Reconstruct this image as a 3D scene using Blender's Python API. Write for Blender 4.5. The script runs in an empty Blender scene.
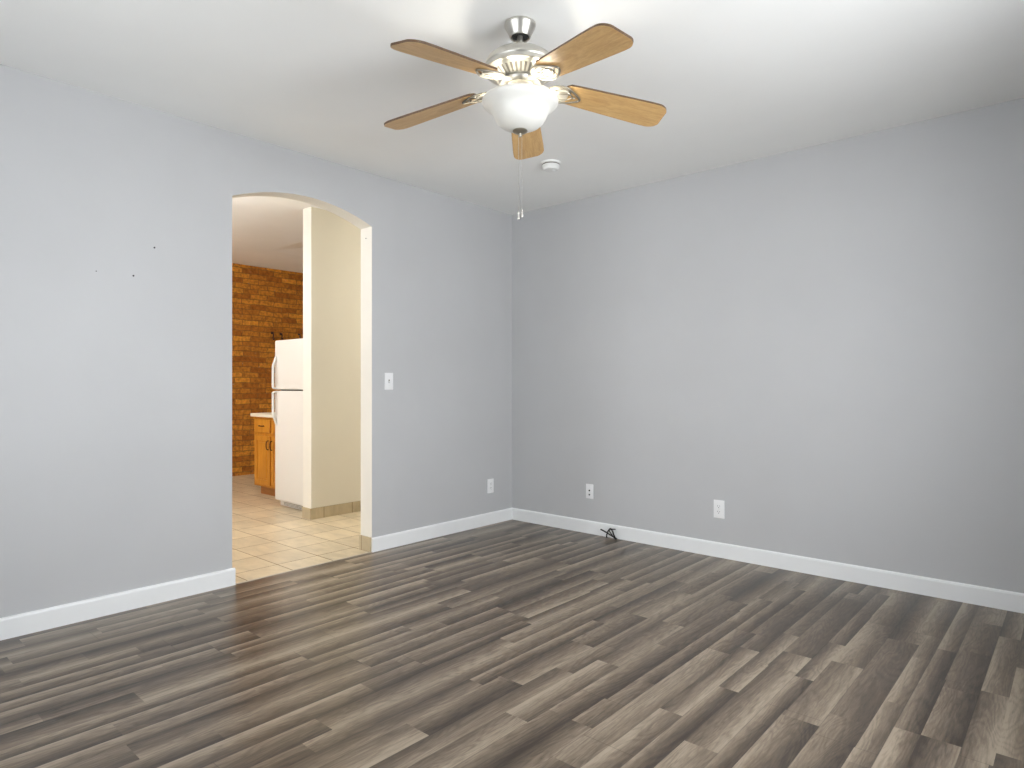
import bpy, bmesh, math, random
from mathutils import Vector, Matrix
C = bpy.context.scene.collection
sc = bpy.context.scene
R = math.radians
random.seed(7)

# ------------------------------------------------------------------ camera
F_PX, EYE, YAW = 649.0, 1.217, R(41.4)
CAM = Vector((3.87, -4.39, EYE))
cd = bpy.data.cameras.new('camera')
cd.sensor_width = 36.0
cd.lens = F_PX / 1024 * 36.0
cd.clip_start = 0.02
cam = bpy.data.objects.new('camera', cd)
C.objects.link(cam)
cam.location = CAM
cam.rotation_euler = (R(90), 0, YAW)
sc.camera = cam

# ------------------------------------------------------------------ room sizes (metres)
H = 2.74            # living room ceiling
HK = 2.81           # kitchen ceiling
XR, YF = 4.25, -4.75
WT = 0.136          # thickness of the wall with the arch
KX = -4.55          # brick wall
KY0, KY1 = -4.75, 1.3

# ------------------------------------------------------------------ world, daylight, exposure
sc.view_settings.view_transform = 'Standard'
sc.view_settings.look = 'None'
sc.view_settings.gamma = 1.0
sc.view_settings.use_curve_mapping = False
sc.view_settings.exposure = 0.02
w = bpy.data.worlds.new('sky')
sc.world = w
w.use_nodes = True
w.node_tree.nodes['Background'].inputs['Color'].default_value = (0.89, 0.945, 1.0, 1)
w.node_tree.nodes['Background'].inputs['Strength'].default_value = 4.4

def area(name, loc, direction, sx, sy, power, col, spread=180):
    d = bpy.data.lights.new(name, 'AREA')
    d.shape = 'RECTANGLE'; d.size = sx; d.size_y = sy
    d.energy = power; d.color = col; d.spread = R(spread)
    o = bpy.data.objects.new(name, d); C.objects.link(o)
    o.location = loc
    o.rotation_euler = Vector(direction).to_track_quat('-Z', 'Y').to_euler()
    return o
# daylight in the window openings (all behind or beside the camera)
area('daylight_side_window', (XR + 0.05, -2.3, 1.5), (-1, 0.14, -0.04), 1.5, 1.5, 38, (0.96, 0.98, 1.0), 130)
area('daylight_front_window', (2.0, YF - 0.05, 1.5), (0, 1, 0.12), 1.8, 1.5, 11, (0.98, 0.99, 1.0))
area('daylight_kitchen_window', (-2.4, KY0 - 0.05, 1.55), (0, 1, 0.40), 1.8, 1.4, 26, (1.0, 0.98, 0.95))

# ------------------------------------------------------------------ materials
def new_mat(name):
    m = bpy.data.materials.new(name); m.use_nodes = True
    nt = m.node_tree
    return m, nt, nt.nodes['Principled BSDF']

def N(nt, t, **kw):
    n = nt.nodes.new(t)
    for k, v in kw.items(): setattr(n, k, v)
    return n
def L(nt, a, b): nt.links.new(a, b)

def math_n(nt, op, a, b=None, c=None):
    n = N(nt, 'ShaderNodeMath', operation=op)
    for i, v in enumerate((a, b, c)):
        if v is None: continue
        if isinstance(v, (int, float)): n.inputs[i].default_value = v
        else: L(nt, v, n.inputs[i])
    return n.outputs[0]

def ramp(nt, fac, stops, interp='LINEAR'):
    n = N(nt, 'ShaderNodeValToRGB')
    n.color_ramp.interpolation = interp
    e = n.color_ramp.elements
    e[0].position, e[0].color = stops[0][0], (*stops[0][1], 1)
    e[1].position, e[1].color = stops[-1][0], (*stops[-1][1], 1)
    for p, c in stops[1:-1]:
        q = e.new(p); q.color = (*c, 1)
    L(nt, fac, n.inputs['Fac'])
    return n.outputs['Color']

def mixc(nt, mode, fac, a, b):
    n = N(nt, 'ShaderNodeMix', data_type='RGBA', blend_type=mode)
    for s, v in ((n.inputs['Factor'], fac), (n.inputs['A'], a), (n.inputs['B'], b)):
        if isinstance(v, (int, float)): s.default_value = v
        elif isinstance(v, tuple): s.default_value = (*v, 1)
        else: L(nt, v, s)
    return n.outputs['Result']

def bump(nt, bsdf, height, strength, dist=0.01):
    b = N(nt, 'ShaderNodeBump'); b.inputs['Strength'].default_value = strength
    b.inputs['Distance'].default_value = dist
    L(nt, height, b.inputs['Height']); L(nt, b.outputs['Normal'], bsdf.inputs['Normal'])

def coords(nt, kind='Object', scale=(1, 1, 1)):
    t = N(nt, 'ShaderNodeTexCoord'); m = N(nt, 'ShaderNodeMapping')
    m.inputs['Scale'].default_value = scale
    L(nt, t.outputs[kind], m.inputs['Vector'])
    return m.outputs['Vector']

def noise(nt, vec, scale, detail=4, rough=0.55, dist=0.0):
    n = N(nt, 'ShaderNodeTexNoise')
    n.inputs['Scale'].default_value = scale; n.inputs['Detail'].default_value = detail
    n.inputs['Roughness'].default_value = rough; n.inputs['Distortion'].default_value = dist
    L(nt, vec, n.inputs['Vector'])
    return n.outputs['Fac']

def paint(name, col, rough=0.6, var=0.03, bumps=0.05, bscale=180, metallic=0.0, spec=0.5):
    m, nt, b = new_mat(name)
    v = coords(nt)
    f = noise(nt, v, 1.7, 3)
    lo = tuple(c * (1 - var) for c in col); hi = tuple(min(1, c * (1 + var)) for c in col)
    L(nt, ramp(nt, f, [(0.3, lo), (0.7, hi)]), b.inputs['Base Color'])
    b.inputs['Roughness'].default_value = rough
    b.inputs['Metallic'].default_value = metallic
    b.inputs['Specular IOR Level'].default_value = spec
    if bumps: bump(nt, b, noise(nt, v, bscale, 2), bumps, 0.002)
    return m

M = {}
M['wall'] = paint('grey_wall_paint', (0.53, 0.532, 0.537), 0.48, 0.02, 0.08, 140)
M['ceiling'] = paint('ceiling_paint', (0.88, 0.88, 0.86), 0.85, 0.015, 0.08, 90)
M['kceiling'] = paint('kitchen_ceiling_paint', (0.90, 0.90, 0.89), 0.85, 0.02, 0.05, 90)
M['cream'] = paint('cream_wall_paint', (0.76, 0.72, 0.615), 0.6, 0.02, 0.06, 120)
M['jamb'] = paint('jamb_paint', (0.80, 0.78, 0.72), 0.55, 0.03, 0.1, 60)
M['trim'] = paint('white_trim_paint', (0.86, 0.87, 0.87), 0.4, 0.03, 0.15, 45)
M['plastic'] = paint('white_plastic', (0.88, 0.88, 0.88), 0.35, 0.0, 0)
M['offwhite'] = paint('detector_plastic', (0.80, 0.80, 0.78), 0.45, 0.0, 0)
M['dark'] = paint('dark_slot', (0.02, 0.02, 0.02), 0.6, 0.0, 0)
M['black'] = paint('black_rubber', (0.012, 0.011, 0.010), 0.45, 0.1, 0)
M['fridge'] = paint('fridge_enamel', (0.76, 0.75, 0.72), 0.35, 0.01, 0.06, 260)
M['gasket'] = paint('fridge_gasket', (0.20, 0.18, 0.15), 0.7, 0.0, 0)
M['counter'] = paint('cream_laminate', (0.80, 0.76, 0.64), 0.35, 0.03, 0)
M['nickel'] = paint('brushed_nickel', (0.62, 0.60, 0.55), 0.34, 0.03, 0.03, 300, 1.0)
M['irons'] = paint('pale_nickel', (0.50, 0.48, 0.43), 0.5, 0.05, 0.05, 200, 0.6)
M['scroll'] = paint('shaded_nickel_scroll', (0.22, 0.20, 0.16), 0.45, 0.1, 0, 200, 0.6)  # darker than the plate, to paint in the shadow along the curls
M['bronzed'] = paint('aged_nickel', (0.36, 0.33, 0.27), 0.38, 0.1, 0, 200, 0.9)
M['bronze'] = paint('dark_handle', (0.045, 0.022, 0.02), 0.4, 0.1, 0, 100, 0.6)
M['hook'] = paint('dark_hook', (0.05, 0.02, 0.012), 0.5, 0.1, 0)
M['metalstrip'] = paint('edge_strip', (0.50, 0.45, 0.38), 0.5, 0.1, 0)

def wood(name, dark, light, axis_scale, rough=0.4, scale=6.0):
    m, nt, b = new_mat(name)
    v = coords(nt, 'Object', axis_scale)
    n1 = noise(nt, v, scale, 5, 0.6, 0.6)
    n2 = noise(nt, v, scale * 5, 3, 0.6)
    f = math_n(nt, 'ADD', math_n(nt, 'MULTIPLY', n1, 0.7), math_n(nt, 'MULTIPLY', n2, 0.3))
    L(nt, ramp(nt, f, [(0.32, dark), (0.66, light)]), b.inputs['Base Color'])
    b.inputs['Roughness'].default_value = rough
    bump(nt, b, n2, 0.06, 0.002)
    return m
M['blade'] = wood('oak_blade', (0.44, 0.25, 0.09), (0.62, 0.40, 0.17), (1.5, 14, 14), 0.38, 4)
M['walnut'] = wood('walnut_blade_edge', (0.07, 0.035, 0.016), (0.13, 0.07, 0.03), (1.5, 14, 14), 0.45, 4)
M['oak'] = wood('honey_oak_cabinet', (0.40, 0.145, 0.012), (0.60, 0.265, 0.030), (14, 14, 1.2), 0.4, 3)
M['kick'] = wood('toe_kick_wood', (0.30, 0.12, 0.03), (0.40, 0.17, 0.05), (2, 14, 14), 0.5, 3)

# --- laminate floor: planks run along Y, printed strips with a light-to-dark sweep across each
def laminate():
    m, nt, b = new_mat('grey_brown_laminate')
    t = N(nt, 'ShaderNodeTexCoord'); sx = N(nt, 'ShaderNodeSeparateXYZ')
    L(nt, t.outputs['Object'], sx.inputs[0])
    X, Y = sx.outputs['X'], sx.outputs['Y']
    def white(a, bb=None, off=0.0):
        n = N(nt, 'ShaderNodeTexWhiteNoise', noise_dimensions='3D')
        cb = N(nt, 'ShaderNodeCombineXYZ')
        L(nt, a, cb.inputs[0])
        if bb is not None: L(nt, bb, cb.inputs[1])
        cb.inputs[2].default_value = off
        L(nt, cb.outputs[0], n.inputs['Vector'])
        return n.outputs['Value']
    W = 0.199                                     # plank width; every plank carries two printed strips
    xs = math_n(nt, 'DIVIDE', math_n(nt, 'ADD', X, 10 * W + 0.02), W)
    pi = math_n(nt, 'FLOOR', xs); pf = math_n(nt, 'FRACT', xs)
    off = math_n(nt, 'MULTIPLY', white(pi, None, 3.3), 1.3)
    ys = math_n(nt, 'DIVIDE', math_n(nt, 'ADD', math_n(nt, 'ADD', Y, 20.0), off), 1.3)
    pj = math_n(nt, 'FLOOR', ys); pfy = math_n(nt, 'FRACT', ys)
    split = math_n(nt, 'ADD', math_n(nt, 'MULTIPLY', white(pi, pj, 1.1), 0.34), 0.33)
    side = math_n(nt, 'GREATER_THAN', pf, split)
    # fraction across the strip
    fa = math_n(nt, 'DIVIDE', pf, split)
    fb = math_n(nt, 'DIVIDE', math_n(nt, 'SUBTRACT', pf, split), math_n(nt, 'SUBTRACT', 1.0, split))
    fx = math_n(nt, 'ADD', math_n(nt, 'MULTIPLY', fa, math_n(nt, 'SUBTRACT', 1.0, side)), math_n(nt, 'MULTIPLY', fb, side))
    si = math_n(nt, 'ADD', math_n(nt, 'MULTIPLY', pi, 2.0), side)
    # pieces along the strip, three lengths per strip row
    plen = math_n(nt, 'ADD', math_n(nt, 'MULTIPLY', white(si, None, 7.7), 0.75), 0.42)
    yy = math_n(nt, 'DIVIDE', math_n(nt, 'ADD', math_n(nt, 'ADD', Y, 30.0), math_n(nt, 'MULTIPLY', white(si, None, 9.1), 2.0)), plen)
    sj = math_n(nt, 'FLOOR', yy)
    rnd = white(si, sj, 5.0)
    rnd2 = white(si, sj, 6.0)
    rnd3 = white(si, sj, 8.0)
    # grain coordinates, shifted per piece
    cb = N(nt, 'ShaderNodeCombineXYZ')
    L(nt, math_n(nt, 'ADD', math_n(nt, 'MULTIPLY', X, 1.0), math_n(nt, 'MULTIPLY', rnd, 37.0)), cb.inputs[0])
    L(nt, math_n(nt, 'ADD', math_n(nt, 'MULTIPLY', Y, 0.085), math_n(nt, 'MULTIPLY', rnd2, 11.0)), cb.inputs[1])
    g1 = noise(nt, cb.outputs[0], 55, 6, 0.62, 0.9)
    cb2 = N(nt, 'ShaderNodeCombineXYZ')
    L(nt, math_n(nt, 'ADD', X, math_n(nt, 'MULTIPLY', rnd2, 23.0)), cb2.inputs[0])
    L(nt, math_n(nt, 'ADD', math_n(nt, 'MULTIPLY', Y, 0.13), math_n(nt, 'MULTIPLY', rnd, 17.0)), cb2.inputs[1])
    low = noise(nt, cb2.outputs[0], 7, 3, 0.5, 0.4)
    rings = math_n(nt, 'ABSOLUTE', math_n(nt, 'SINE', math_n(nt, 'MULTIPLY', low, 70.0)))
    fine = noise(nt, cb.outputs[0], 210, 4, 0.75)
    # sweep: dark at one long edge, light at the other (some pieces reversed, some nearly flat)
    rev = math_n(nt, 'GREATER_THAN', rnd2, 0.72)
    fxr = math_n(nt, 'ABSOLUTE', math_n(nt, 'SUBTRACT', rev, fx))
    # mostly light on the -X edge
    sweep = math_n(nt, 'MULTIPLY', math_n(nt, 'SUBTRACT', 0.5, fxr), math_n(nt, 'ADD', math_n(nt, 'MULTIPLY', rnd3, 0.42), 0.24))
    tone = math_n(nt, 'ADD', math_n(nt, 'MULTIPLY', math_n(nt, 'SUBTRACT', rnd, 0.5), 0.26), sweep)
    tone = math_n(nt, 'ADD', tone, math_n(nt, 'MULTIPLY', math_n(nt, 'SUBTRACT', g1, 0.5), 0.55))
    tone = math_n(nt, 'ADD', tone, math_n(nt, 'MULTIPLY', math_n(nt, 'SUBTRACT', rings, 0.6), 0.11))
    tone = math_n(nt, 'ADD', tone, math_n(nt, 'MULTIPLY', math_n(nt, 'SUBTRACT', fine, 0.5), 0.42))
    tone = math_n(nt, 'ADD', tone, math_n(nt, 'MULTIPLY', math_n(nt, 'SUBTRACT', low, 0.5), 0.35))
    tone = math_n(nt, 'MULTIPLY_ADD', tone, 1.14, 0.5)
    col = ramp(nt, tone, [(0.10, (0.043, 0.031, 0.0225)), (0.40, (0.108, 0.080, 0.0565)),
                          (0.62, (0.188, 0.145, 0.103)), (0.92, (0.345, 0.28, 0.208))])
    # thin dark joint between planks
    ex = math_n(nt, 'MINIMUM', pf, math_n(nt, 'SUBTRACT', 1.0, pf))
    ey = math_n(nt, 'MINIMUM', pfy, math_n(nt, 'SUBTRACT', 1.0, pfy))
    jx = math_n(nt, 'LESS_THAN', ex, 0.0035 / W * 0.5)
    jy = math_n(nt, 'LESS_THAN', ey, 0.0018 / 1.3)
    j = math_n(nt, 'MAXIMUM', jx, jy)
    L(nt, mixc(nt, 'MULTIPLY', math_n(nt, 'MULTIPLY', j, 0.45), col, (0.35, 0.32, 0.3)), b.inputs['Base Color'])
    L(nt, math_n(nt, 'ADD', math_n(nt, 'MULTIPLY', g1, 0.12), 0.25), b.inputs['Roughness'])
    b.inputs['Specular IOR Level'].default_value = 0.45
    hgt = math_n(nt, 'SUBTRACT', math_n(nt, 'MULTIPLY', fine, 0.5), math_n(nt, 'MULTIPLY', j, 1.0))
    bump(nt, b, hgt, 0.06, 0.002)
    return m
M['laminate'] = laminate()

def tile_mat(name, base, grout, size, ox, oy):
    m, nt, b = new_mat(name)
    t = N(nt, 'ShaderNodeTexCoord'); sx = N(nt, 'ShaderNodeSeparateXYZ')
    L(nt, t.outputs['Object'], sx.inputs[0])
    xs = math_n(nt, 'DIVIDE', math_n(nt, 'ADD', sx.outputs['X'], 20 * size - ox), size)
    ys = math_n(nt, 'DIVIDE', math_n(nt, 'ADD', sx.outputs['Y'], 20 * size - oy), size)
    i, fx = math_n(nt, 'FLOOR', xs), math_n(nt, 'FRACT', xs)
    k, fy = math_n(nt, 'FLOOR', ys), math_n(nt, 'FRACT', ys)
    ex = math_n(nt, 'MINIMUM', fx, math_n(nt, 'SUBTRACT', 1.0, fx))
    ey = math_n(nt, 'MINIMUM', fy, math_n(nt, 'SUBTRACT', 1.0, fy))
    e = math_n(nt, 'MINIMUM', ex, ey)
    g = math_n(nt, 'LESS_THAN', e, 0.0028 / size)
    wn = N(nt, 'ShaderNodeTexWhiteNoise', noise_dimensions='2D')
    cb = N(nt, 'ShaderNodeCombineXYZ'); L(nt, i, cb.inputs[0]); L(nt, k, cb.inputs[1])
    L(nt, cb.outputs[0], wn.inputs['Vector'])
    f = noise(nt, coords(nt, 'Object', (1.0, 2.2, 1)), 5, 5, 0.6, 0.5)
    f2 = math_n(nt, 'ADD', f, math_n(nt, 'MULTIPLY', math_n(nt, 'SUBTRACT', wn.outputs['Value'], 0.5), 0.22))
    col = ramp(nt, f2, [(0.3, tuple(c * 0.82 for c in base)), (0.55, base), (0.75, tuple(min(1, c * 1.13) for c in base))])
    L(nt, mixc(nt, 'MIX', g, col, grout), b.inputs['Base Color'])
    L(nt, math_n(nt, 'ADD', math_n(nt, 'MULTIPLY', g, 0.4), 0.33), b.inputs['Roughness'])
    bump(nt, b, math_n(nt, 'SUBTRACT', math_n(nt, 'MULTIPLY', f, 0.15), g), 0.25, 0.003)
    return m
M['tile'] = tile_mat('beige_floor_tile', (0.60, 0.50, 0.345), (0.20, 0.13, 0.065), 0.305, -0.21, -1.545)
M['basetile'] = tile_mat('beige_base_tile', (0.54, 0.45, 0.30), (0.22, 0.15, 0.08), 0.305, -1.335, -0.78)

def brick_mat():
    m, nt, b = new_mat('old_orange_brick')
    t = N(nt, 'ShaderNodeTexCoord'); sx = N(nt, 'ShaderNodeSeparateXYZ'); cb = N(nt, 'ShaderNodeCombineXYZ')
    L(nt, t.outputs['Object'], sx.inputs[0])
    nz = noise(nt, coords(nt), 4.0, 3)
    L(nt, math_n(nt, 'ADD', sx.outputs['Y'], math_n(nt, 'MULTIPLY', nz, 0.10)), cb.inputs[0])
    L(nt, math_n(nt, 'ADD', sx.outputs['Z'], math_n(nt, 'MULTIPLY', noise(nt, coords(nt), 3.2, 4), 0.055)), cb.inputs[1])
    br = N(nt, 'ShaderNodeTexBrick')
    br.offset = 0.5
    br.inputs['Scale'].default_value = 1.0
    br.inputs['Brick Width'].default_value = 0.225
    br.inputs['Row Height'].default_value = 0.070
    br.inputs['Mortar Size'].default_value = 0.006
    br.inputs['Mortar Smooth'].default_value = 0.4
    br.inputs['Bias'].default_value = -0.1
    br.inputs['Color1'].default_value = (0.44, 0.15, 0.014, 1)
    br.inputs['Color2'].default_value = (0.84, 0.38, 0.045, 1)
    br.inputs['Mortar'].default_value = (0.34, 0.15, 0.028, 1)
    L(nt, cb.outputs[0], br.inputs['Vector'])
    n2 = noise(nt, coords(nt), 26, 5, 0.65)
    c = mixc(nt, 'MULTIPLY', 0.75, br.outputs['Color'], ramp(nt, n2, [(0.3, (0.42, 0.34, 0.26)), (0.62, (1.2, 1.15, 1.0))]))
    spots = noise(nt, coords(nt, 'Object', (1, 1, 1.4)), 9, 4, 0.7)
    c = mixc(nt, 'MIX', math_n(nt, 'MULTIPLY', ramp(nt, spots, [(0.66, (0, 0, 0)), (0.74, (1, 1, 1))]), 0.55), c, (0.60, 0.48, 0.30))
    L(nt, c, b.inputs['Base Color'])
    b.inputs['Roughness'].default_value = 0.8
    bump(nt, b, math_n(nt, 'ADD', math_n(nt, 'MULTIPLY', br.outputs['Fac'], -1.0), math_n(nt, 'MULTIPLY', n2, 0.6)), 0.7, 0.012)
    return m
M['brick'] = brick_mat()

def bowl_glass():
    m, nt, b = new_mat('frosted_bowl_glass')
    out = nt.nodes['Material Output']
    tr = N(nt, 'ShaderNodeBsdfTranslucent'); tr.inputs['Color'].default_value = (0.80, 0.79, 0.74, 1)
    b.inputs['Base Color'].default_value = (0.74, 0.735, 0.70, 1); b.inputs['Roughness'].default_value = 0.4
    mx = N(nt, 'ShaderNodeMixShader'); mx.inputs[0].default_value = 0.08
    L(nt, b.outputs[0], mx.inputs[1]); L(nt, tr.outputs[0], mx.inputs[2]); L(nt, mx.outputs[0], out.inputs[0])
    return m
M['bowl'] = bowl_glass()
def bulb_mat():
    m, nt, b = new_mat('lit_bulb')
    b.inputs['Emission Color'].default_value = (1.0, 0.93, 0.80, 1); b.inputs['Emission Strength'].default_value = 95
    return m
M['bulb'] = bulb_mat()
def pane_mat():
    m, nt, b = new_mat('window_glass')
    out = nt.nodes['Material Output']
    tr = N(nt, 'ShaderNodeBsdfTransparent'); gl = N(nt, 'ShaderNodeBsdfGlossy'); gl.inputs['Roughness'].default_value = 0.02
    mx = N(nt, 'ShaderNodeMixShader'); mx.inputs[0].default_value = 0.06
    L(nt, tr.outputs[0], mx.inputs[1]); L(nt, gl.outputs[0], mx.inputs[2]); L(nt, mx.outputs[0], out.inputs[0])
    return m
M['pane'] = pane_mat()

# ------------------------------------------------------------------ mesh helpers
def obj(name, bm, mats, parent=None, smooth=False, loc=None):
    me = bpy.data.meshes.new(name)
    bmesh.ops.recalc_face_normals(bm, faces=bm.faces[:])
    if smooth:
        for f in bm.faces: f.smooth = True
        for e in bm.edges:
            if len(e.link_faces) == 2 and e.calc_face_angle(0) > R(38): e.smooth = False
    bm.to_mesh(me); bm.free()
    for m in (mats if isinstance(mats, (list, tuple)) else [mats]): me.materials.append(m)
    o = bpy.data.objects.new(name, me); C.objects.link(o)
    if parent: o.parent = parent
    if loc: o.location = loc
    return o

def tag(o, label, cat, group=None):
    o['label'] = label; o['category'] = cat
    if group: o['group'] = group
    return o

def thing(name, label, cat, loc, rotz=0, group=None):
    o = bpy.data.objects.new(name, None); C.objects.link(o)
    o.empty_display_size = 0.1
    o.location = loc; o.rotation_euler = (0, 0, rotz)
    return tag(o, label, cat, group)

def struct(name, bm, m, parent=None, smooth=False):
    o = obj(name, bm, m, parent, smooth)
    if parent is None: o['kind'] = 'structure'
    return o

def add_box(bm, x0, x1, y0, y1, z0, z1, mi=0, bev=0.0, seg=2):
    r = bmesh.ops.create_cube(bm, size=1.0)
    vs = r['verts']
    for v in vs:
        v.co = Vector(((x0 + x1) / 2 + v.co.x * (x1 - x0), (y0 + y1) / 2 + v.co.y * (y1 - y0), (z0 + z1) / 2 + v.co.z * (z1 - z0)))
    fs = list({f for v in vs for f in v.link_faces})
    for f in fs: f.material_index = mi
    if bev:
        es = list({e for v in vs for e in v.link_edges})
        rr = bmesh.ops.bevel(bm, geom=es, offset=bev, segments=seg, profile=0.5, affect='EDGES')
        for f in rr['faces']: f.material_index = mi
    return bm

def box(*a, **k): return add_box(bmesh.new(), *a, **k)

def add_lathe(bm, prof, n=48, mi=0, c=(0, 0, 0)):
    rings = []
    for r, z in prof:
        if r < 1e-6: rings.append([bm.verts.new((c[0], c[1], c[2] + z))])
        else: rings.append([bm.verts.new((c[0] + r * math.cos(2 * math.pi * i / n), c[1] + r * math.sin(2 * math.pi * i / n), c[2] + z)) for i in range(n)])
    for a, b in zip(rings, rings[1:]):
        for i in range(n):
            j = (i + 1) % n
            q = [a[i % len(a)], a[j % len(a)], b[j % len(b)], b[i % len(b)]]
            u = []
            for v in q:
                if v not in u: u.append(v)
            if len(u) > 2:
                try: bm.faces.new(u).material_index = mi
                except ValueError: pass
    return bm

def add_tube(bm, pts, r, n=10, closed=False, mi=0, squash=1.0):
    pts = [Vector(p) for p in pts]; k = len(pts)
    rr = r if isinstance(r, (list, tuple)) else [r] * k
    rings = []; up = Vector((0, 0, 1))
    for i, p in enumerate(pts):
        a = pts[(i - 1) % k] if (closed or i > 0) else p
        b = pts[(i + 1) % k] if (closed or i < k - 1) else p
        t = (b - a).normalized()
        ref = up if abs(t.dot(up)) < 0.95 else Vector((1, 0, 0))
        s = t.cross(ref).normalized(); q = s.cross(t).normalized()
        rings.append([bm.verts.new(p + s * rr[i] * math.cos(2 * math.pi * j / n) + q * rr[i] * squash * math.sin(2 * math.pi * j / n)) for j in range(n)])
    rng = range(k) if closed else range(k - 1)
    for i in rng:
        a, b = rings[i], rings[(i + 1) % k]
        for j in range(n):
            bm.faces.new((a[j], a[(j + 1) % n], b[(j + 1) % n], b[j])).material_index = mi
    if not closed:
        bm.faces.new(rings[0][::-1]).material_index = mi; bm.faces.new(rings[-1]).material_index = mi
    return bm

def smooth_curve(pts, n=8, closed=False):
    P = [Vector(p) for p in pts]; k = len(P); out = []
    rng = range(k) if closed else range(k - 1)
    for i in rng:
        if closed: p0, p1, p2, p3 = P[(i - 1) % k], P[i], P[(i + 1) % k], P[(i + 2) % k]
        else: p0, p1, p2, p3 = P[max(i - 1, 0)], P[i], P[i + 1], P[min(i + 2, k - 1)]
        for j in range(n):
            t = j / n
            out.append(0.5 * ((2 * p1) + (-p0 + p2) * t + (2 * p0 - 5 * p1 + 4 * p2 - p3) * t * t + (-p0 + 3 * p1 - 3 * p2 + p3) * t ** 3))
    if not closed: out.append(P[-1])
    return out

def add_prism(bm, poly, frame, d0, d1, side_mi=None, mi=0, top_mi=None):
    """poly: 2-D outline; frame(u, v, d) -> 3-D point; extruded from d0 to d1."""
    a = [bm.verts.new(frame(u, v, d0)) for u, v in poly]
    b = [bm.verts.new(frame(u, v, d1)) for u, v in poly]
    f0 = bm.faces.new(a); f1 = bm.faces.new(b[::-1])
    f0.material_index = mi; f1.material_index = mi if top_mi is None else top_mi
    n = len(poly)
    for i in range(n):
        f = bm.faces.new((a[i], b[i], b[(i + 1) % n], a[(i + 1) % n]))
        f.material_index = side_mi(i) if callable(side_mi) else (mi if side_mi is None else side_mi)
    return bm

# ------------------------------------------------------------------ structure
struct('floor', box(0.0, XR, YF, 0.0, -0.10, 0.0), M['laminate'])
struct('floor_kitchen', box(KX, 0.0, KY0, KY1, -0.10, 0.0), M['tile'])
struct('trim_1', box(-0.010, 0.004, -2.563, -1.535, -0.001, 0.002), M['metalstrip'])
struct('ceiling', box(-WT, XR + 0.15, YF - 0.15, 0.15, H, H + 0.15), M['ceiling'])
# kitchen ceiling: flat, with an added upward fold whose tilt makes a dark triangle
bm = bmesh.new()
V = lambda x, y, z=HK: bm.verts.new((x, y, z))
xa, xb, ya, yb, yj = KX - 0.15, -WT, KY0 - 0.15, KY1 + 0.15, -0.49
c00, c10, c11, c01 = V(xa, ya), V(xb, ya), V(xb, yb), V(xa, yb)
j0, j1, jm, pk, e0 = V(xa, yj), V(xb, yj), V(-3.44, yj), V(-2.64, 0.51, HK + 0.17), V(-3.44, yb)
for f in ((c00, c10, j1, jm, j0), (j0, jm, e0, c01), (jm, j1, pk), (jm, pk, e0), (pk, j1, c11), (pk, c11, e0)): bm.faces.new(f)
up = [bm.verts.new((x, y, HK + 0.25)) for x, y in ((xa, ya), (xb, ya), (xb, yb), (xa, yb))]
bm.faces.new(up[::-1])
for lo_, hi_ in (((c00, c10), (up[0], up[1])), ((c10, j1, c11), (up[1], up[2])), ((c11, e0, c01), (up[2], up[3])), ((c01, j0, c00), (up[3], up[0]))):
    bm.faces.new(list(lo_) + list(hi_)[::-1])
struct('ceiling_kitchen', bm, M['kceiling'])

# left wall with the arched opening
Y0, Y1, SPR, APEX = -2.563, -1.535, 2.357, 2.462
arch = []
NA = 24
mid, half = (Y0 + Y1) / 2, (Y1 - Y0) / 2
for i in range(NA + 1):
    t = -1 + 2 * i / NA
    arch.append((mid + half * t, SPR + (APEX - SPR) * (1 - abs(t) ** 2.0)))
outline = [(YF - 0.15, 0.0), (YF - 0.15, H), (0.0, H), (0.0, 0.0), (Y1, 0.0)] + arch[::-1] + [(Y0, 0.0)]
n_out = len(outline)
bm = bmesh.new()
add_prism(bm, outline, lambda u, v, d: Vector((d, u, v)), 0.0, -WT, mi=0, top_mi=1,
          side_mi=lambda i: 1 if 4 <= i <= n_out - 2 else 0)
bm2 = bm
struct('wall_left', bm2, [M['wall'], M['jamb']])
struct('wall_right', box(-WT, XR + 0.15, 0.0, 0.15, 0.0, H), M['wall'])

def wall_with_hole(axis, a0, a1, h0, h1, z0, z1, d0, d1, top):
    """wall made of four joined blocks round a window opening"""
    bm = bmesh.new()
    parts = [(a0, h0, 0, top), (h1, a1, 0, top), (h0, h1, 0, z0), (h0, h1, z1, top)]
    for (p, q, s, t) in parts:
        if axis == 'x': add_box(bm, p, q, d0, d1, s, t)
        else: add_box(bm, d0, d1, p, q, s, t)
    return bm
struct('wall_side', wall_with_hole('y', YF, 0.0, -3.1, -1.5, 0.7, 2.3, XR, XR + 0.15, H), M['wall'])
struct('wall_front', wall_with_hole('x', 0.0, XR + 0.15, 1.05, 2.95, 0.7, 2.3, YF - 0.15, YF, H), M['wall'])

def window(name, axis, h0, h1, z0, z1, d):
    """sash window: frame with a meeting rail, two panes behind it, a sill"""
    def bx(bm, p, q, s, t, e0, e1, bev=0.004):
        if axis == 'x': add_box(bm, p, q, d + e0, d + e1, s, t, bev=bev)
        else: add_box(bm, d + e0, d + e1, p, q, s, t, bev=bev)
    f = bmesh.new(); k = 0.05
    bx(f, h0, h0 + k, z0, z1, -0.02, 0.02); bx(f, h1 - k, h1, z0, z1, -0.02, 0.02)
    bx(f, h0 + k, h1 - k, z0, z0 + k, -0.02, 0.02); bx(f, h0 + k, h1 - k, z1 - k, z1, -0.02, 0.02)
    zm = (z0 + z1) / 2
    bx(f, h0 + k, h1 - k, zm - 0.02, zm + 0.02, -0.02, 0.02)
    o = struct(name, f, M['trim'])
    g = bmesh.new(); bx(g, h0 + k, h1 - k, z0 + k, z1 - k, -0.003, 0.003, 0)
    struct('window_pane', g, M['pane'], o)
    return o
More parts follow.
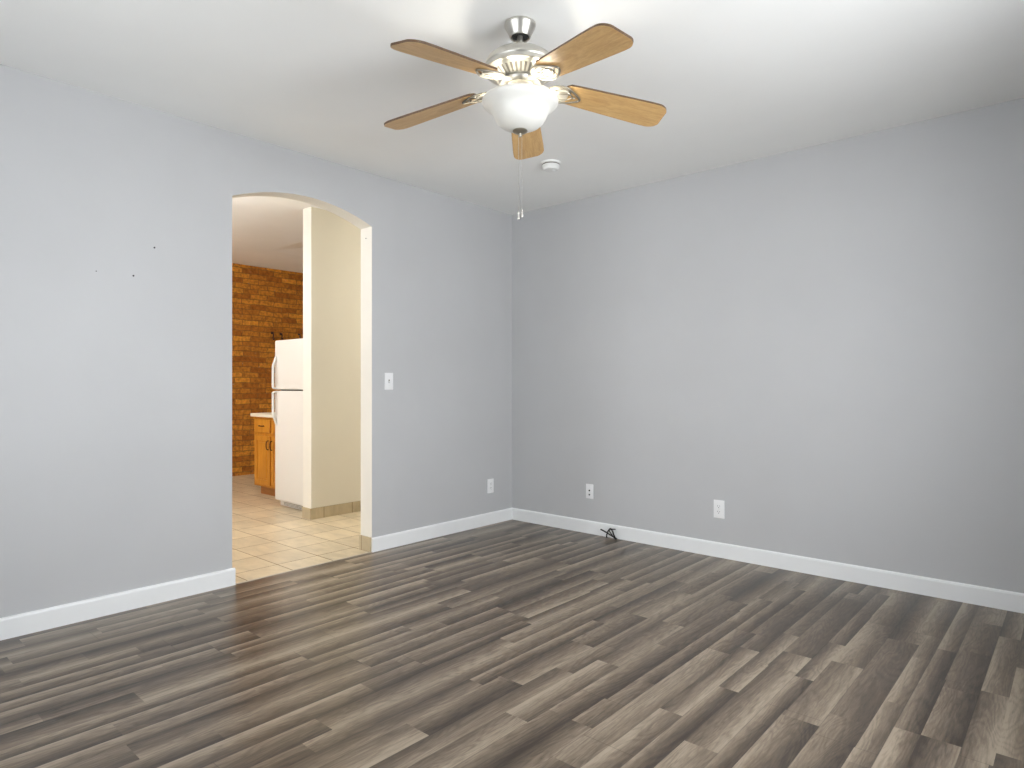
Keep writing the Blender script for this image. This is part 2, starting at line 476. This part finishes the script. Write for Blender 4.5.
window('window_1', 'y', -3.1, -1.5, 0.7, 2.3, XR + 0.11)
window('window_2', 'x', 1.05, 2.95, 0.7, 2.3, YF - 0.11)

# kitchen shell
struct('wall_brick', box(KX - 0.15, KX, KY0, KY1, 0.0, HK + 0.05), M['brick'])
struct('wall_kitchen_back', box(KX - 0.15, -WT, KY1, KY1 + 0.15, 0.0, HK), M['cream'])
struct('wall_kitchen_front', wall_with_hole('x', KX - 0.15, -WT, -3.4, -1.4, 0.75, 2.3, KY0 - 0.15, KY0, HK), M['cream'])
window('window_3', 'x', -3.4, -1.4, 0.75, 2.3, KY0 - 0.11)
struct('wall_partition', box(-1.475, -1.338, -1.205, KY1, 0.0, HK + 0.12), M['cream'])
struct('trim_4', box(-1.475, -1.338, -1.21, -1.205, 0.0, HK + 0.1), M['jamb'])
struct('wall_kitchen_side', box(-WT, 0.0, 0.15, KY1, 0.0, HK), M['cream'])

# baseboards
def baseboard(name, p, q, axis, sgn=1, h=0.103):
    t = 0.015
    prof = [(0, 0), (t, 0), (t, h - 0.012), (t - 0.003, h - 0.004), (t - 0.008, h), (0, h)]
    bm = bmesh.new()
    if axis == 'y': add_prism(bm, prof, lambda u, v, d: Vector((u, d, v)), p, q)
    elif axis == 'x': add_prism(bm, prof, lambda u, v, d: Vector((d, -u, v)), p, q)
    return struct(name, bm, M['trim'])
baseboard('baseboard_left', YF, Y0 + 0.014, 'y')
baseboard('baseboard_left_far', Y1 - 0.004, 0.0, 'y')
baseboard('baseboard_right', 0.015, XR, 'x')
# tan tile bases on the jamb and round the cream wall's end
struct('trim_2', box(-WT - 0.004, -0.003, Y1 - 0.010, Y1, 0.0, 0.105), M['basetile'])
bm = bmesh.new()
add_box(bm, -1.338, -1.329, -1.219, KY1, 0.0, 0.098); add_box(bm, -1.478, -1.338, -1.219, -1.21, 0.0, 0.098)
struct('trim_3', bm, M['basetile'])

# ------------------------------------------------------------------ ceiling fan
FX, FY = 2.0802, -2.3078
fan = thing('ceiling_fan', 'nickel ceiling fan with five oak blades and a lit frosted glass bowl', 'ceiling fan', (FX, FY, H))
def z_(z): return z - H
def lz(p): return [(r, z - H) for r, z in p]
obj('canopy', add_lathe(bmesh.new(), lz([(0.0, 2.7395), (0.064, 2.7395), (0.067, 2.736), (0.067, 2.729), (0.064, 2.724), (0.055, 2.706),
    (0.047, 2.690), (0.044, 2.682), (0.0415, 2.680), (0.038, 2.683), (0.037, 2.694), (0.0, 2.694)])), M['nickel'], fan, True)
obj('canopy_shade_disc', add_lathe(bmesh.new(), lz([(0.0, 2.6938), (0.0365, 2.6938), (0.034, 2.687), (0.0, 2.684)])), M['dark'], fan, True)  # black disc painting the shade inside the hollow canopy
obj('downrod', add_lathe(bmesh.new(), lz([(0.0, 2.690), (0.0125, 2.690), (0.0125, 2.632), (0.021, 2.629), (0.022, 2.616), (0.0, 2.614)]), 24), M['nickel'], fan, True)
obj('motor_housing', add_lathe(bmesh.new(), lz([(0.0, 2.618), (0.05, 2.617), (0.090, 2.611), (0.120, 2.599), (0.139, 2.584), (0.148, 2.568),
    (0.1495, 2.556), (0.147, 2.552), (0.147, 2.547), (0.151, 2.544), (0.151, 2.533), (0.146, 2.530), (0.0, 2.530)]), 64), M['nickel'], fan, True)
# vented skirt with slots cut into it
bm = bmesh.new()
n = 72
prof = lz([(0.140, 2.530), (0.122, 2.523), (0.090, 2.499), (0.080, 2.493)])
add_lathe(bm, prof, n)
bm.faces.ensure_lookup_table()
mids = [f for f in bm.faces if abs(f.calc_center_median().z - z_(2.511)) < 0.005]
mids.sort(key=lambda f: math.atan2(f.calc_center_median().y, f.calc_center_median().x))
slots = mids[::2]
r_ = bmesh.ops.inset_individual(bm, faces=slots, thickness=0.0012, depth=-0.004)
for f in slots: f.material_index = 1
obj('vent_skirt', bm, [M['irons'], M['gasket']], fan, True)
obj('flywheel', add_lathe(bmesh.new(), lz([(0.0, 2.493), (0.088, 2.493), (0.091, 2.488), (0.087, 2.480), (0.0, 2.480)])), M['nickel'], fan, True)
obj('switch_housing', add_lathe(bmesh.new(), lz([(0.0, 2.480), (0.056, 2.480), (0.060, 2.472), (0.060, 2.448), (0.070, 2.442), (0.072, 2.434), (0.066, 2.428), (0.0, 2.428)])), M['nickel'], fan, True)

# blades and irons; local +X is outward, +Y is counter-clockwise
HUB_ANG = math.atan2(math.cos(YAW), -math.sin(YAW))    # direction of sight in plan
R0 = 0.19
PITCH, DROOP = R(-11), R(7.9)
FRAME = Matrix.Translation((R0, 0, z_(2.463))) @ Matrix.Rotation(DROOP, 4, 'Y') @ Matrix.Rotation(PITCH, 4, 'X')
def BP(u, v, d): return FRAME @ Vector((u - R0, v, d))
def blade_outline():
    r0, r1 = R0, 0.657
    pts = []
    hw0, hw1 = 0.059, 0.079
    def hw(r): return hw0 + (hw1 - hw0) * min(1, max(0, (r - r0) / 0.38)) ** 0.8
    for i in range(17):
        r = r0 + 0.02 + (r1 - 0.055 - r0 - 0.02) * i / 16
        pts.append((r, -hw(r)))
    for a in range(1, 8):
        t = R(-90 + 90 * a / 8); pts.append((r1 - 0.055 + 0.052 * math.cos(t), -hw1 + 0.045 + 0.045 * math.sin(t)))
    for a in range(1, 9):
        t = R(90 * a / 8); pts.append((r1 - 0.055 + 0.055 * math.cos(t), hw1 - 0.045 + 0.045 * math.sin(t)))
    for i in range(17):
        r = r1 - 0.055 + (r0 + 0.02 - r1 + 0.055) * i / 16
        pts.append((r, hw(r)))
    pts += [(r0 + 0.004, hw0 * 0.8), (r0, hw0 * 0.4), (r0, -hw0 * 0.4), (r0 + 0.004, -hw0 * 0.8)]
    out = []
    for p in pts:
        if not out or (abs(p[0] - out[-1][0]) + abs(p[1] - out[-1][1])) > 1e-5: out.append(p)
    return out
BO = blade_outline()
def make_blade():
    bm = bmesh.new()
    add_prism(bm, BO, BP, 0.0, 0.0085, mi=0, top_mi=1, side_mi=1)
    return bm
def make_iron():
    bm = bmesh.new()
    # arm from the flywheel out to the blade
    arm = smooth_curve([(0.070, 0, z_(2.483)), (0.100, 0, z_(2.480)), (0.130, 0, z_(2.470))] + [tuple(BP(0.170, 0, -0.004))], 6)
    k = len(arm)
    add_tube(bm, arm, [0.018 - 0.006 * i / (k - 1) for i in range(k)], 10, squash=0.45)
    P = lambda u, v: BP(u, v, -0.0045)
    def loop(pts, r, closed=True): add_tube(bm, [P(*p[:2]) for p in smooth_curve([(a, b, 0) for a, b in pts], 7, closed)], r, 8, closed, 1, 0.8)
    # leaf outline, two side curls and an inner loop
    loop([(0.120, 0.0), (0.140, 0.036), (0.180, 0.054), (0.222, 0.044), (0.268, 0.010), (0.226, -0.030), (0.185, -0.050), (0.140, -0.036)], 0.0050)
    loop([(0.150, 0.006), (0.175, 0.032), (0.216, 0.024), (0.232, 0.002), (0.205, -0.014), (0.172, -0.010)], 0.0042)
    loop([(0.150, -0.006), (0.165, -0.032), (0.198, -0.038), (0.214, -0.022), (0.196, -0.006), (0.172, -0.002)], 0.0040)
    # plate behind the curls and three screws
    add_prism(bm, [(0.116, -0.016), (0.140, -0.034), (0.180, -0.048), (0.205, -0.040), (0.214, 0.0), (0.212, 0.042), (0.180, 0.052), (0.140, 0.034), (0.116, 0.016)],
              BP, -0.0035, -0.0005)
    for u, v in ((0.20, 0.034), (0.20, -0.028), (0.242, 0.006)):
        bmesh.ops.create_uvsphere(bm, u_segments=8, v_segments=6, radius=0.0055, matrix=Matrix.Translation(P(u, v)) @ Matrix.Diagonal((1, 1, 0.5, 1)))
    return bm
b0 = obj('blade', make_blade(), [M['blade'], M['walnut']], fan)
i0 = obj('blade_iron', make_iron(), [M['irons'], M['scroll']], fan, True)
OFF = R(-5.0)
for k in range(5):
    a = HUB_ANG + OFF + k * 2 * math.pi / 5
    for src in (b0, i0):
        if k == 0: o = src
        else:
            o = src.copy(); C.objects.link(o); o.parent = fan
        o.rotation_euler = (0, 0, a)

# light kit
obj('light_fitter', add_lathe(bmesh.new(), lz([(0.0, 2.4279), (0.050, 2.4279), (0.062, 2.421), (0.064, 2.412), (0.058, 2.408), (0.0, 2.408)])), M['irons'], fan, True)
prof = [(0.1580, 2.417), (0.1615, 2.412), (0.1615, 2.406), (0.158, 2.398), (0.147, 2.388), (0.132, 2.378), (0.1215, 2.366), (0.115, 2.352), (0.1085, 2.338),
        (0.099, 2.323), (0.083, 2.309), (0.060, 2.298), (0.038, 2.292), (0.006, 2.289)]
inner = [(max(r - 0.004, 0.006), z + 0.0045) for r, z in prof][::-1]
inner[-1] = (0.1550, 2.416)
obj('glass_bowl', add_lathe(bmesh.new(), lz(prof + inner + [prof[0]]), 64), M['bowl'], fan, True)
obj('finial', add_lathe(bmesh.new(), lz([(0.0, 2.294), (0.004, 2.294), (0.006, 2.2905), (0.030, 2.2895), (0.032, 2.286), (0.028, 2.281), (0.016, 2.277), (0.007, 2.275), (0.006, 2.271), (0.008, 2.267), (0.006, 2.262), (0.0, 2.261)]), 24), M['bronzed'], fan, True)
obj('bowl_rod', add_lathe(bmesh.new(), lz([(0.0, 2.409), (0.004, 2.409), (0.004, 2.29), (0.0, 2.29)]), 10), M['nickel'], fan, True)
right = Vector((math.cos(YAW), math.sin(YAW), 0))
fwd = Vector((-math.sin(YAW), math.cos(YAW), 0))
bulbs = [right * 0.088 - fwd * 0.015, right * -0.088 - fwd * 0.015]
for d in bulbs:
    bm = bmesh.new()
    add_lathe(bm, [(0.0, 0.022), (0.012, 0.022), (0.020, 0.012), (0.0245, -0.002), (0.022, -0.014), (0.012, -0.023), (0.0, -0.026)], 20, c=(d.x, d.y, z_(2.391)))
    obj('bulb', bm, M['bulb'], fan, True)
# pull chains with fobs
for sx, zend, fob in ((-0.0070, 1.946, 0), (0.0075, 1.956, 0)):
    p = right * sx - fwd * 0.004
    bm = bmesh.new()
    z = 2.262
    while z > zend:
        bmesh.ops.create_icosphere(bm, subdivisions=1, radius=0.0012, matrix=Matrix.Translation((p.x, p.y, z_(z)))); z -= 0.0062
    add_tube(bm, [(p.x, p.y, z_(2.266)), (p.x, p.y, z_(zend))], 0.0006, 6)
    ch = obj('pull_chain', bm, M['nickel'], fan, True)
    bm = bmesh.new()
    add_lathe(bm, [(0.0, 0.0), (0.004, -0.001), (0.0055, -0.008), (0.0035, -0.016), (0.006, -0.026), (0.005, -0.034), (0.0, -0.036)], 14, c=(p.x, p.y, z_(zend)))
    obj('fob', bm, M['nickel'], ch, True)

# ------------------------------------------------------------------ smoke detector
sd = thing('smoke_detector', 'round white smoke detector on the ceiling beyond the fan', 'smoke detector', (1.116, -0.862, H))
obj('mounting_base', add_lathe(bmesh.new(), [(0.0, 0.0), (0.068, 0.0), (0.070, -0.004), (0.068, -0.012), (0.0, -0.012)]), M['offwhite'], sd, True)
bm = bmesh.new()
add_lathe(bm, [(0.0, -0.012), (0.058, -0.012), (0.058, -0.018), (0.059, -0.020), (0.057, -0.042), (0.048, -0.051), (0.0, -0.053)])
obj('body', bm, M['offwhite'], sd, True)
obj('vent_band', add_lathe(bmesh.new(), [(0.0585, -0.0122), (0.0592, -0.013), (0.0592, -0.0175), (0.0585, -0.018), (0.0585, -0.0122)]), M['gasket'], sd, True)
obj('test_button', add_lathe(bmesh.new(), [(0.0, -0.0515), (0.013, -0.0515), (0.0125, -0.056), (0.0, -0.0565)], 24, c=(0.016, 0.012, 0)), M['plastic'], sd, True)

# ------------------------------------------------------------------ wall plates (local: X across, Z up, -Y out of the wall)
def plate_base(name, label, cat, loc, rotz, w, h, group=None):
    t = thing(name, label, cat, loc, rotz, group)
    obj('cover_plate', box(-w / 2, w / 2, -0.007, 0.0, -h / 2, h / 2, bev=0.003), M['plastic'], t, True)
    return t
def screw(t, z):
    bm = bmesh.new(); add_lathe(bm, [(0.0, 0.0015), (0.002, 0.0015), (0.0035, 0.0), (0.0, 0.0)], 12)
    bmesh.ops.rotate(bm, verts=bm.verts, matrix=Matrix.Rotation(R(90), 3, 'X'))
    bmesh.ops.translate(bm, verts=bm.verts, vec=(0, -0.007, z))
    obj('screw', bm, M['offwhite'], t, True)
def receptacle(t, zc):
    bm = bmesh.new()
    pts = []
    for i in range(24):
        a = 2 * math.pi * i / 24
        pts.append((0.0175 * math.cos(a), max(-0.0135, min(0.0135, 0.0175 * math.sin(a)))))
    q = []
    for p in pts:
        if not q or (Vector(p) - Vector(q[-1])).length > 1e-5: q.append(p)
    add_prism(bm, q, lambda u, v, d: Vector((u, d, v + zc)), -0.0065, -0.0095)
    r = obj('socket', bm, M['plastic'], t)
    bm = bmesh.new()
    add_box(bm, -0.0085, -0.0060, -0.0098, -0.0090, zc - 0.001, zc + 0.0085)
    add_box(bm, 0.0060, 0.0085, -0.0098, -0.0090, zc + 0.0005, zc + 0.0075)
    add_lathe(bm, [(0.0, 0.0), (0.0028, 0.0)], 10)
    vs = [v for v in bm.verts if abs(v.co.z) < 1e-6 and v.co.length < 0.003]
    bmesh.ops.rotate(bm, verts=vs, matrix=Matrix.Rotation(R(90), 3, 'X'))
    bmesh.ops.translate(bm, verts=vs, vec=(0, -0.0097, zc - 0.0075))
    obj('socket_slots', bm, M['dark'], r)
LEFT, RIGHT = R(90), 0.0      # left wall faces +X, right wall faces -Y
o1 = plate_base('electrical_outlet', 'white electrical outlet low on the left wall near the corner', 'outlet', (0.0, -0.286, 0.332), LEFT, 0.076, 0.122)
for z in (0.0195, -0.0195): receptacle(o1, z)
screw(o1, 0)
o2 = plate_base('electrical_outlet', 'white electrical outlet on the right wall, farther from the corner', 'outlet', (1.944, 0.0, 0.337), RIGHT, 0.079, 0.126)
for z in (0.0195, -0.0195): receptacle(o2, z)
screw(o2, 0)
o3 = plate_base('cable_jack_plate', 'white wall plate with two dark round jacks above the cable stub', 'wall plate', (0.847, 0.0, 0.342), RIGHT, 0.072, 0.118)
for z in (0.008, -0.026):
    bm = bmesh.new()
    add_lathe(bm, [(0.0, 0.006), (0.005, 0.006), (0.0065, 0.004), (0.0065, 0.0), (0.0, 0.0)], 16)
    bmesh.ops.rotate(bm, verts=bm.verts, matrix=Matrix.Rotation(R(90), 3, 'X'))
    bmesh.ops.translate(bm, verts=bm.verts, vec=(0, -0.0065, z))
    obj('jack', bm, M['dark'], o3, True)
screw(o3, 0.036)
sw = plate_base('light_switch', 'white toggle light switch on the grey wall beside the arch', 'light switch', (0.0, -1.385, 1.237), LEFT, 0.078, 0.126)
obj('toggle_surround', box(-0.0055, 0.0055, -0.0085, -0.0065, -0.0125, 0.0125, bev=0.001), M['gasket'], sw)
bm = box(-0.004, 0.004, -0.019, -0.007, -0.004, 0.005, bev=0.001)
bmesh.ops.rotate(bm, verts=bm.verts, matrix=Matrix.Rotation(R(25), 3, 'X'))
obj('toggle', bm, M['plastic'], sw)
screw(sw, 0.030); screw(sw, -0.030)

# nailholes in the walls, built as small dark raised heads
def nail_hole(loc, axis, label, r=0.0035):
    bm = bmesh.new()
    add_lathe(bm, [(0.0, 0.006), (r * 0.8, 0.006), (r, 0.0045), (r, 0.003), (r * 0.4, 0.0028), (r * 0.4, -0.004), (0.0, -0.004)], 12)
    bmesh.ops.rotate(bm, verts=bm.verts, matrix=Matrix.Rotation(R(90), 3, 'Y' if axis == 'x' else 'X'))
    o = obj('nail_hole', bm, M['black'], None, True, loc)
    tag(o, label, 'nail_hole', 'nailholes left in the walls')
def on_jamb(px, py):
    d = fwd + right * ((px - 512) / F_PX); s = (Y1 - CAM.y) / d.y
    return (CAM.x + s * d.x, Y1, EYE + (384 - py) / F_PX * s)
def on_left(px, py):
    d = fwd + right * ((px - 512) / F_PX); s = -CAM.x / d.x
    return (0.0, CAM.y + s * d.y, EYE + (384 - py) / F_PX * s)
nail_hole(on_left(154.3, 247.7), 'x', 'dark nailhole in the left wall, highest of the three left of the arch', 0.0048)
nail_hole(on_left(133.3, 275.8), 'x', 'dark nailhole in the left wall, lower right of the three left of the arch', 0.0048)
nail_hole(on_left(96, 271.2), 'x', 'faint small nailhole in the left wall, leftmost of the three left of the arch', 0.0028)

jn = on_jamb(366.3, 238.5)
bm = bmesh.new()
add_lathe(bm, [(0.0, 0.005), (0.0030, 0.005), (0.0036, 0.004), (0.0036, 0.0026), (0.0015, 0.0025), (0.0015, -0.004), (0.0, -0.004)], 12)
bmesh.ops.rotate(bm, verts=bm.verts, matrix=Matrix.Rotation(R(90), 3, 'X'))
tag(obj('nail_hole', bm, M['black'], None, True, jn), 'tiny dark nailhole near the top of the pale arch jamb', 'nail_hole', 'nailholes left in the walls')

# ------------------------------------------------------------------ cable stub on the floor by the right wall
cb = thing('cable_stub', 'tangled black cable stub poking up from the floor at the baseboard', 'cable', (1.03, -0.04, 0.0))
def on_plane(px, py, yy):
    d = fwd + right * ((px - 512) / F_PX); s = (yy - CAM.y) / d.y
    return Vector((CAM.x + s * d.x, yy, EYE + (384 - py) / F_PX * s))
def strand(pts, r):
    P = [on_plane(590 + a / 21.95, 515 + b / 21.95, yy) - Vector((1.03, -0.04, 0)) for a, b, yy in pts]
    for p in P: p.z = max(p.z, 0.006)
    obj('strand', add_tube(bmesh.new(), smooth_curve(P, 6), r, 8), M['black'], cb, True)
strand([(230, 312, -0.060), (330, 365, -0.050), (450, 440, -0.045), (550, 500, -0.042), (585, 545, -0.040), (588, 620, -0.040)], 0.0058)
strand([(370, 560, -0.060), (366, 440, -0.055), (400, 350, -0.050), (450, 300, -0.048), (490, 350, -0.046), (520, 430, -0.044), (565, 530, -0.042), (580, 600, -0.042)], 0.0056)
strand([(560, 315, -0.040), (500, 312, -0.046), (440, 318, -0.050), (425, 350, -0.050), (470, 420, -0.048), (540, 510, -0.046), (570, 600, -0.046)], 0.0046)

# ------------------------------------------------------------------ refrigerator
fx0, fx1, fy = -2.185, -1.49, -1.10
fr = thing('refrigerator', 'white top-freezer refrigerator beside the oak cabinet, behind the cream wall', 'refrigerator', ((fx0 + fx1) / 2, fy + 0.37, 0.0))
o = Vector((-(fx0 + fx1) / 2, -(fy + 0.37), 0))
def fb(name, bm, m, par=fr, smooth=True):
    bmesh.ops.translate(bm, verts=bm.verts, vec=o); return obj(name, bm, m, par, smooth)
fb('cabinet_body', box(fx0, fx1, fy + 0.07, fy + 0.70, 0.03, 1.642, bev=0.006), M['fridge'])
fb('door_gasket', box(fx0 + 0.01, fx1 - 0.01, fy + 0.058, fy + 0.072, 0.07, 1.637), M['gasket'])
d1 = fb('freezer_door', box(fx0, fx1, fy, fy + 0.06, 1.163, 1.650, bev=0.012, seg=3), M['fridge'])
d2 = fb('fridge_door', box(fx0, fx1, fy, fy + 0.06, 0.066, 1.150, bev=0.012, seg=3), M['fridge'])
def handle(zs, par):
    hx = fx0 + 0.030
    pts = smooth_curve([(hx, y, z) for y, z in zs], 6)
    bm = bmesh.new(); add_tube(bm, pts, 0.013, 12, squash=0.8)
    fb('door_handle', bm, M['fridge'], par)
handle([(fy + 0.004, 1.50), (fy - 0.012, 1.46), (fy - 0.031, 1.40), (fy - 0.034, 1.33), (fy - 0.034, 1.20), (fy - 0.031, 1.180), (fy + 0.004, 1.172)], d1)
handle([(fy + 0.004, 1.140), (fy - 0.031, 1.132), (fy - 0.034, 1.11), (fy - 0.034, 0.98), (fy - 0.031, 0.91), (fy - 0.012, 0.85), (fy + 0.004, 0.81)], d2)
gr = bmesh.new()
add_box(gr, fx0 + 0.03, fx1 - 0.01, fy + 0.045, fy + 0.07, 0.008, 0.060, bev=0.002)
kg = fb('kick_grille', gr, M['fridge'])
bm = bmesh.new()
for k in range(3): add_box(bm, fx0 + 0.10, fx1 - 0.05, fy + 0.0435, fy + 0.046, 0.018 + 0.012 * k, 0.023 + 0.012 * k)
fb('grille_slots', bm, M['gasket'], kg)
for x in (fx0 + 0.05, fx1 - 0.05):
    bm = bmesh.new(); add_lathe(bm, [(0.0, 0.032), (0.018, 0.032), (0.02, 0.0), (0.0, 0.0)], 16, c=(x, fy + 0.62, 0)); fb('foot', bm, M['gasket'])

# ------------------------------------------------------------------ base cabinet and worktop
cx0, cx1, cy = -3.035, -2.215, -0.88
bc = thing('base_cabinet', 'honey oak base cabinet with drawers and panel doors beside the refrigerator', 'cabinet', ((cx0 + cx1) / 2, cy + 0.3, 0.0))
o = Vector((-(cx0 + cx1) / 2, -(cy + 0.3), 0))
def cbx(name, bm, m, par=bc, smooth=False):
    bmesh.ops.translate(bm, verts=bm.verts, vec=o); return obj(name, bm, m, par, smooth)
cbx('carcass', box(cx0, cx1, cy, cy + 0.60, 0.10, 0.857, bev=0.002), M['oak'])
cbx('toe_kick', box(cx0 + 0.025, cx1, cy + 0.065, cy + 0.60, 0.0, 0.0995), M['kick'])
def pull(x, z, vertical):
    pts = [(-0.048, 0.0), (-0.044, 0.018), (-0.02, 0.027), (0.02, 0.027), (0.044, 0.018), (0.048, 0.0)]
    P = [((x, cy - 0.018 - b, z + a) if vertical else (x + a, cy - 0.018 - b, z)) for a, b in pts]
    return add_tube(bmesh.new(), smooth_curve(P, 5), 0.0055, 8)
def panel(x0, x1, z0, z1):
    bm = bmesh.new()
    s = 0.052
    add_box(bm, x0, x0 + s, cy - 0.019, cy - 0.0005, z0, z1, bev=0.003); add_box(bm, x1 - s, x1, cy - 0.019, cy - 0.0005, z0, z1, bev=0.003)
    add_box(bm, x0 + s, x1 - s, cy - 0.019, cy - 0.0005, z0, z0 + s, bev=0.003); add_box(bm, x0 + s, x1 - s, cy - 0.019, cy - 0.0005, z1 - s, z1, bev=0.003)
    add_box(bm, x0 + s, x1 - s, cy - 0.010, cy - 0.0005, z0 + s, z1 - s)
    add_box(bm, x0 + s + 0.02, x1 - s - 0.02, cy - 0.016, cy - 0.008, z0 + s + 0.02, z1 - s - 0.02, bev=0.006)
    return bm
cols = [(-2.995, -2.662, 1), (-2.634, -2.300, -1)]
for x0, x1, side in cols:
    dr = cbx('drawer', box(x0, x1, cy - 0.019, cy - 0.0005, 0.690, 0.830, bev=0.005), M['oak'])
    cbx('pull', pull((x0 + x1) / 2, 0.762, False), M['bronze'], dr, True)
    dd = cbx('cabinet_door', panel(x0, x1, 0.125, 0.655), M['oak'])
    cbx('pull', pull(x1 - 0.026 if side == 1 else x0 + 0.026, 0.56, True), M['bronze'], dd, True)
ct = obj('countertop', box(-0.435, 0.42, -0.335, 0.32, -0.0185, 0.0185, bev=0.006), M['counter'], None, True, ((cx0 + cx1) / 2, cy + 0.3, 0.8765))
tag(ct, 'cream laminate countertop slab lying on the oak cabinet', 'countertop')

# ------------------------------------------------------------------ dark hooks on the brick
def on_brick(px, py):
    d = fwd + right * ((px - 512) / F_PX); s = (KX - CAM.x) / d.x
    return (KX, CAM.y + s * d.y, EYE + (384 - py) / F_PX * s)
def hook(px, py, h, label):
    bm = bmesh.new()
    P = smooth_curve([(-0.005, 0, h / 2), (0.02, 0, h * 0.42), (0.03, 0, 0.1 * h), (0.022, 0, -h * 0.3), (0.034, 0, -h * 0.5), (0.055, 0, -h * 0.42)], 6)
    add_tube(bm, P, 0.009, 8); add_box(bm, -0.004, 0.006, -0.02, 0.02, h * 0.25, h * 0.6, bev=0.002)
    tag(obj('wall_hook', bm, M['hook'], None, True, on_brick(px, py)), label, 'hook', 'hooks on the brick wall')
hook(272.3, 336.0, 0.10, 'dark hook on the brick wall just left of the refrigerator top')
hook(281.0, 336.5, 0.08, 'dark hook on the brick wall above the refrigerator, middle of three')
hook(299.0, 336.0, 0.05, 'short dark hook on the brick wall nearest the cream wall end')

# ------------------------------------------------------------------ ceiling lamps behind the left wall; the two flush ones are added, out of view
m, nt, b = new_mat('added_kitchen_diffuser')
b.inputs['Emission Color'].default_value = (1.0, 0.97, 0.92, 1); b.inputs['Emission Strength'].default_value = 110  # added fill for the brick wall
m2, nt2, b2 = new_mat('added_hall_diffuser')
b2.inputs['Emission Color'].default_value = (1.0, 0.97, 0.91, 1); b2.inputs['Emission Strength'].default_value = 100  # added fill for the cream wall
m3, nt3, b3 = new_mat('lit_shade')
b3.inputs['Emission Color'].default_value = (1.0, 0.98, 0.94, 1); b3.inputs['Emission Strength'].default_value = 66
def flush_lamp(loc, label, mat, drop=0.0):
    kl = thing('ceiling_light', label, 'ceiling light', loc)
    obj('light_base', add_lathe(bmesh.new(), [(0.0, 0.0), (0.15, 0.0), (0.155, -0.02), (0.15, -0.03), (0.0, -0.03)] if not drop else
        [(0.0, 0.0), (0.065, 0.0), (0.06, -0.03), (0.012, -0.04), (0.010, -drop - 0.03), (0.0, -drop - 0.0305)]), M['nickel'], kl, True)
    sh = [(0.14, -0.0305), (0.135, -0.055), (0.10, -0.08), (0.05, -0.093), (0.0, -0.096)]
    if drop: sh = [(0.0, -0.0305), (0.10, -0.0305)] + sh
    obj('diffuser', add_lathe(bmesh.new(), [(r, z - drop) for r, z in sh]), mat, kl, True)
flush_lamp((-3.2, -2.7, HK), 'added unseen flush ceiling light that brightens the brick wall', m)
flush_lamp((-0.72, 0.65, HK), 'added unseen flush light in the hall that brightens the cream wall', m2)
flush_lamp((-1.35, -2.5, HK), 'semi-flush ceiling light on a short stem just inside the arch', m3, 0.25)
